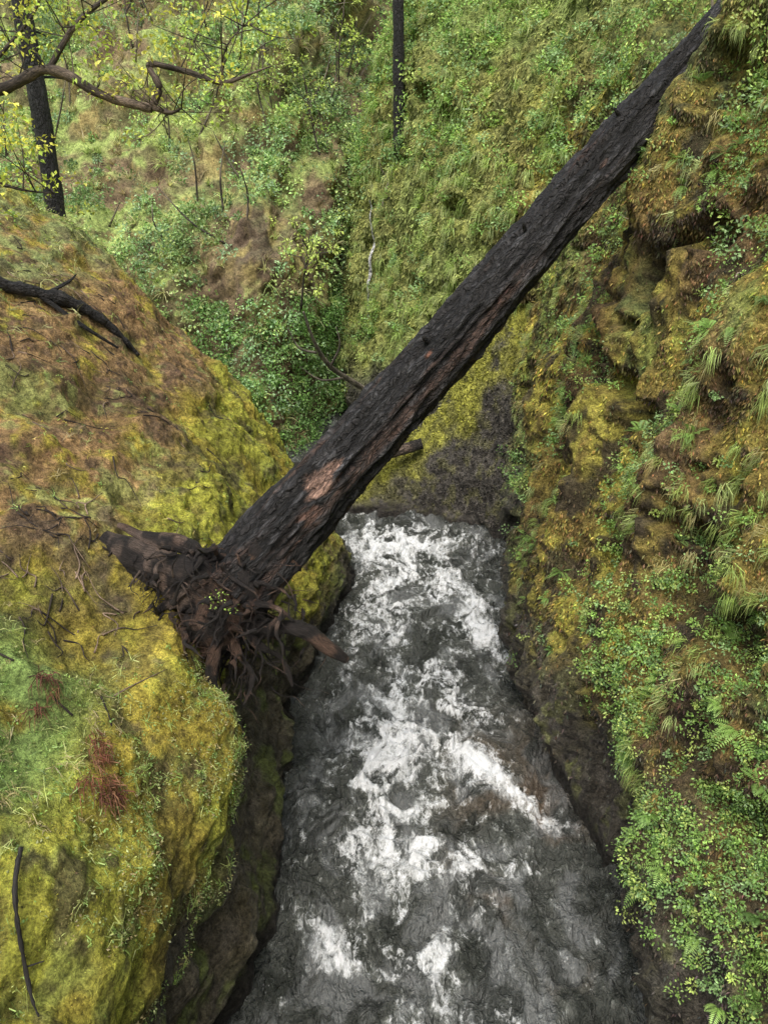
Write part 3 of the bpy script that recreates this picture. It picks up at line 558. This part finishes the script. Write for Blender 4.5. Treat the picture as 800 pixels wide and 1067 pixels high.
p,n=sample(RP,RN,w*ss(nA,.15,.5),400); cl.clumps(p,n,.15+.3*rng.random(len(p)),50,.09,pick(len(p),G))
cl.build('cliff_plants',M_L)
# ---------------------------------------------------------------- hillside shrubs
X,Y,Z=HP[...,0],HP[...,1],HP[...,2]
nA=fbm(HP,.4,3,111)
nb=1-.85*HB
sh=Leaves(); w=nb*(X>-30)*(X<16)*(Y<66)*(Z>-.5)*(.22+ss(nA+.3,0,.5))*(.3+ss(HN[...,2],.25,.55))/(1+.0008*(Y-30)**2)
G2=[(.15,.25,.08),(.22,.33,.12),(.12,.20,.07),(.30,.38,.14),(.20,.31,.16)]
p,n=sample(HP,HN,w,6600); k=len(p); g=fbm(p,.3,3,113)
c=pick(k,G2)*(1+.5*g[:,None]); sh.clumps(p,n,.2+.8*rng.random(k)**2,58,.125,c,flat=.8,var=.3)
p,n=sample(HP,HN,nb*(X>-32)*(X<16)*(Y<65)*1.,3600); sh.tufts(p,n,14,.6,pick(len(p),[(.24,.3,.1),(.34,.34,.16),(.26,.22,.12)]),w=.035)
w=nb*(X>-7)*(X<-.5)*(Y<33)*(Z>-.5)*(Z<5)*1.; p,n=sample(HP,HN,w,340); sh.clumps(p,n,.2+.45*rng.random(340),60,.1,pick(340,[(.10,.20,.05),(.15,.27,.07)]))
sh.build('hillside_shrubs',M_L)
sap=[];sl2=Leaves()
for i in range(46):
    x=rng.uniform(-24,8); y=rng.uniform(33,52); z=top(x,y,'H'); h=rng.uniform(2,4.5); b=P3(x,y,z-.2); t=b+P3(rng.normal()*.7,-.6*rng.random(),h)
    if i==0: b=P3(-2.9,27.6,5.0); t=P3(-2.4,26.6,7.6)
    sap.append(([b,b+(t-b)*.5+P3(rng.normal()*.2,0,0),t],[.05,.035,.012],dict(ns=6,seg=.3)))
    q=b+(t-b)*(.45+.6*rng.random((26,1)))+rng.normal(size=(26,3))*[.7,.6,.35]
    for j in range(5):
        sap.append(([b+(t-b)*(.4+.1*j),b+(t-b)*(.5+.1*j)+rng.normal(size=3)*.3,q[j]],[.025,.018,.008],dict(ns=5,seg=.3)))
    sl2.clumps(q,np.tile([[0,0,1.]],(26,1)),.22,18,.12,np.repeat(pick(1,[(.34,.42,.10),(.24,.35,.10),(.40,.43,.11)]),26,0),flat=.4)
for i in range(70):
    x=rng.uniform(-22,-1); y=rng.uniform(29,48); z=top(x,y,'H'); b=P3(x,y,z-.1); t=b+P3(rng.normal()*.8,-.5*rng.random(),rng.uniform(.8,3))
    sap.append(([b,b+(t-b)*.5+rng.normal(size=3)*.15,t],[.045,.035,.012],dict(ns=5,seg=.3)))
st_=tubes('sapling_thicket',sap,M_D,lambda V:char(V,.1,(.05,.04,.035),(.25,.21,.17))); o=sl2.build('crown_leaves',M_L); o.parent=st_
rs=Leaves(); ps=np.array([(-2.15,8.6,4.75),(-2.25,8.65,4.6),(-2.0,8.55,4.6)]); rs.clumps(ps,np.tile([[0,-.4,.8]],(3,1)),.13,22,.035,pick(3,[(.25,.38,.07)])); o=rs.build('sprout',M_L); o.parent=emp
# ---------------------------------------------------------------- thin waterfall on the far cliff (a few separate threads)
tt=np.linspace(0,1,160)[:,None]
A_=P3(-1.15,31.3,8.3)*(1-tt)+P3(-1.35,30.3,3.0)*tt
hits=[]
for a in A_:
    r=BT['R'].ray_cast(Vector(a)+Vector((-2.2,-3.2,0)),Vector((.566,.824,0))); hits.append(np.array(r[0])-np.array([.566,.824,0])*.22 if r[0] else a)
A_=np.array(hits)
for _ in range(60): A_[1:-1]=(A_[:-2]+A_[1:-1]*2+A_[2:])/4
tg=unit(np.array([[.8,-.6,0]])); Vw=[];Fw=[];fo_=[];off=0
for j,(a0,a1,wj,xo) in enumerate([(0,120,.035,0),(25,160,.04,.05),(60,160,.03,-.07),(90,160,.03,.12)]):
    seg=A_[a0:a1]; k=len(seg); s=np.linspace(-1,1,5)
    wdt=wj*(.7+.6*np.abs(fbm(np.stack([np.linspace(0,9,k),np.full(k,j*3.),np.zeros(k)],-1),1,2,130)))
    V=seg[:,None]+tg*(xo*np.linspace(.2,1,k)[:,None,None]+s[None,:,None]*wdt[:,None,None]); V=V+.04*fbm(V,[3,3,1.2],3,120+j)[...,None]
    Vw.append(V.reshape(-1,3)); Fw.append(gridF(k,5)+off); off+=k*5; fo_.append(np.full(k*5,.42))
Vw=np.concatenate(Vw); mkmesh('waterfall',Vw,np.concatenate(Fw),M_W,np.ones(Vw.shape)*.2,floats={'foam':np.concatenate(fo_)})
# ---------------------------------------------------------------- light, world, camera
wd=bpy.data.worlds.new("World"); scene.world=wd; wd.use_nodes=True; nt=wd.node_tree; bg=nt.nodes['Background']
sk=nt.nodes.new('ShaderNodeTexSky'); sk.sky_type='NISHITA'; sk.sun_disc=False; sk.sun_elevation=math.radians(64); sk.sun_rotation=math.radians(200); sk.air_density=2.; sk.dust_density=6; sk.ozone_density=.6
nt.links.new(sk.outputs[0],bg.inputs[0]); bg.inputs[1].default_value=.15
sd=bpy.data.lights.new('sun','SUN'); sd.energy=2.75; sd.angle=math.radians(50); sd.color=(1,.985,.97)
so=bpy.data.objects.new('sun',sd); scene.collection.objects.link(so)
e,r=math.radians(64),math.radians(200); dv=Vector((math.sin(r)*math.cos(e),math.cos(r)*math.cos(e),math.sin(e))); so.rotation_euler=(dv).to_track_quat('Z','Y').to_euler()
cd=bpy.data.cameras.new('camera'); cd.sensor_fit='VERTICAL'; cd.sensor_height=24; cd.lens=12/math.tan(math.radians(33.5)); cd.clip_end=1500; cd.clip_start=.05
cam=bpy.data.objects.new('camera',cd); scene.collection.objects.link(cam); cam.location=(0,0,10); cam.rotation_euler=(math.radians(65),0,0); scene.camera=cam
scene.view_settings.view_transform='Standard'; scene.view_settings.look='None'; scene.view_settings.exposure=0
print('done')
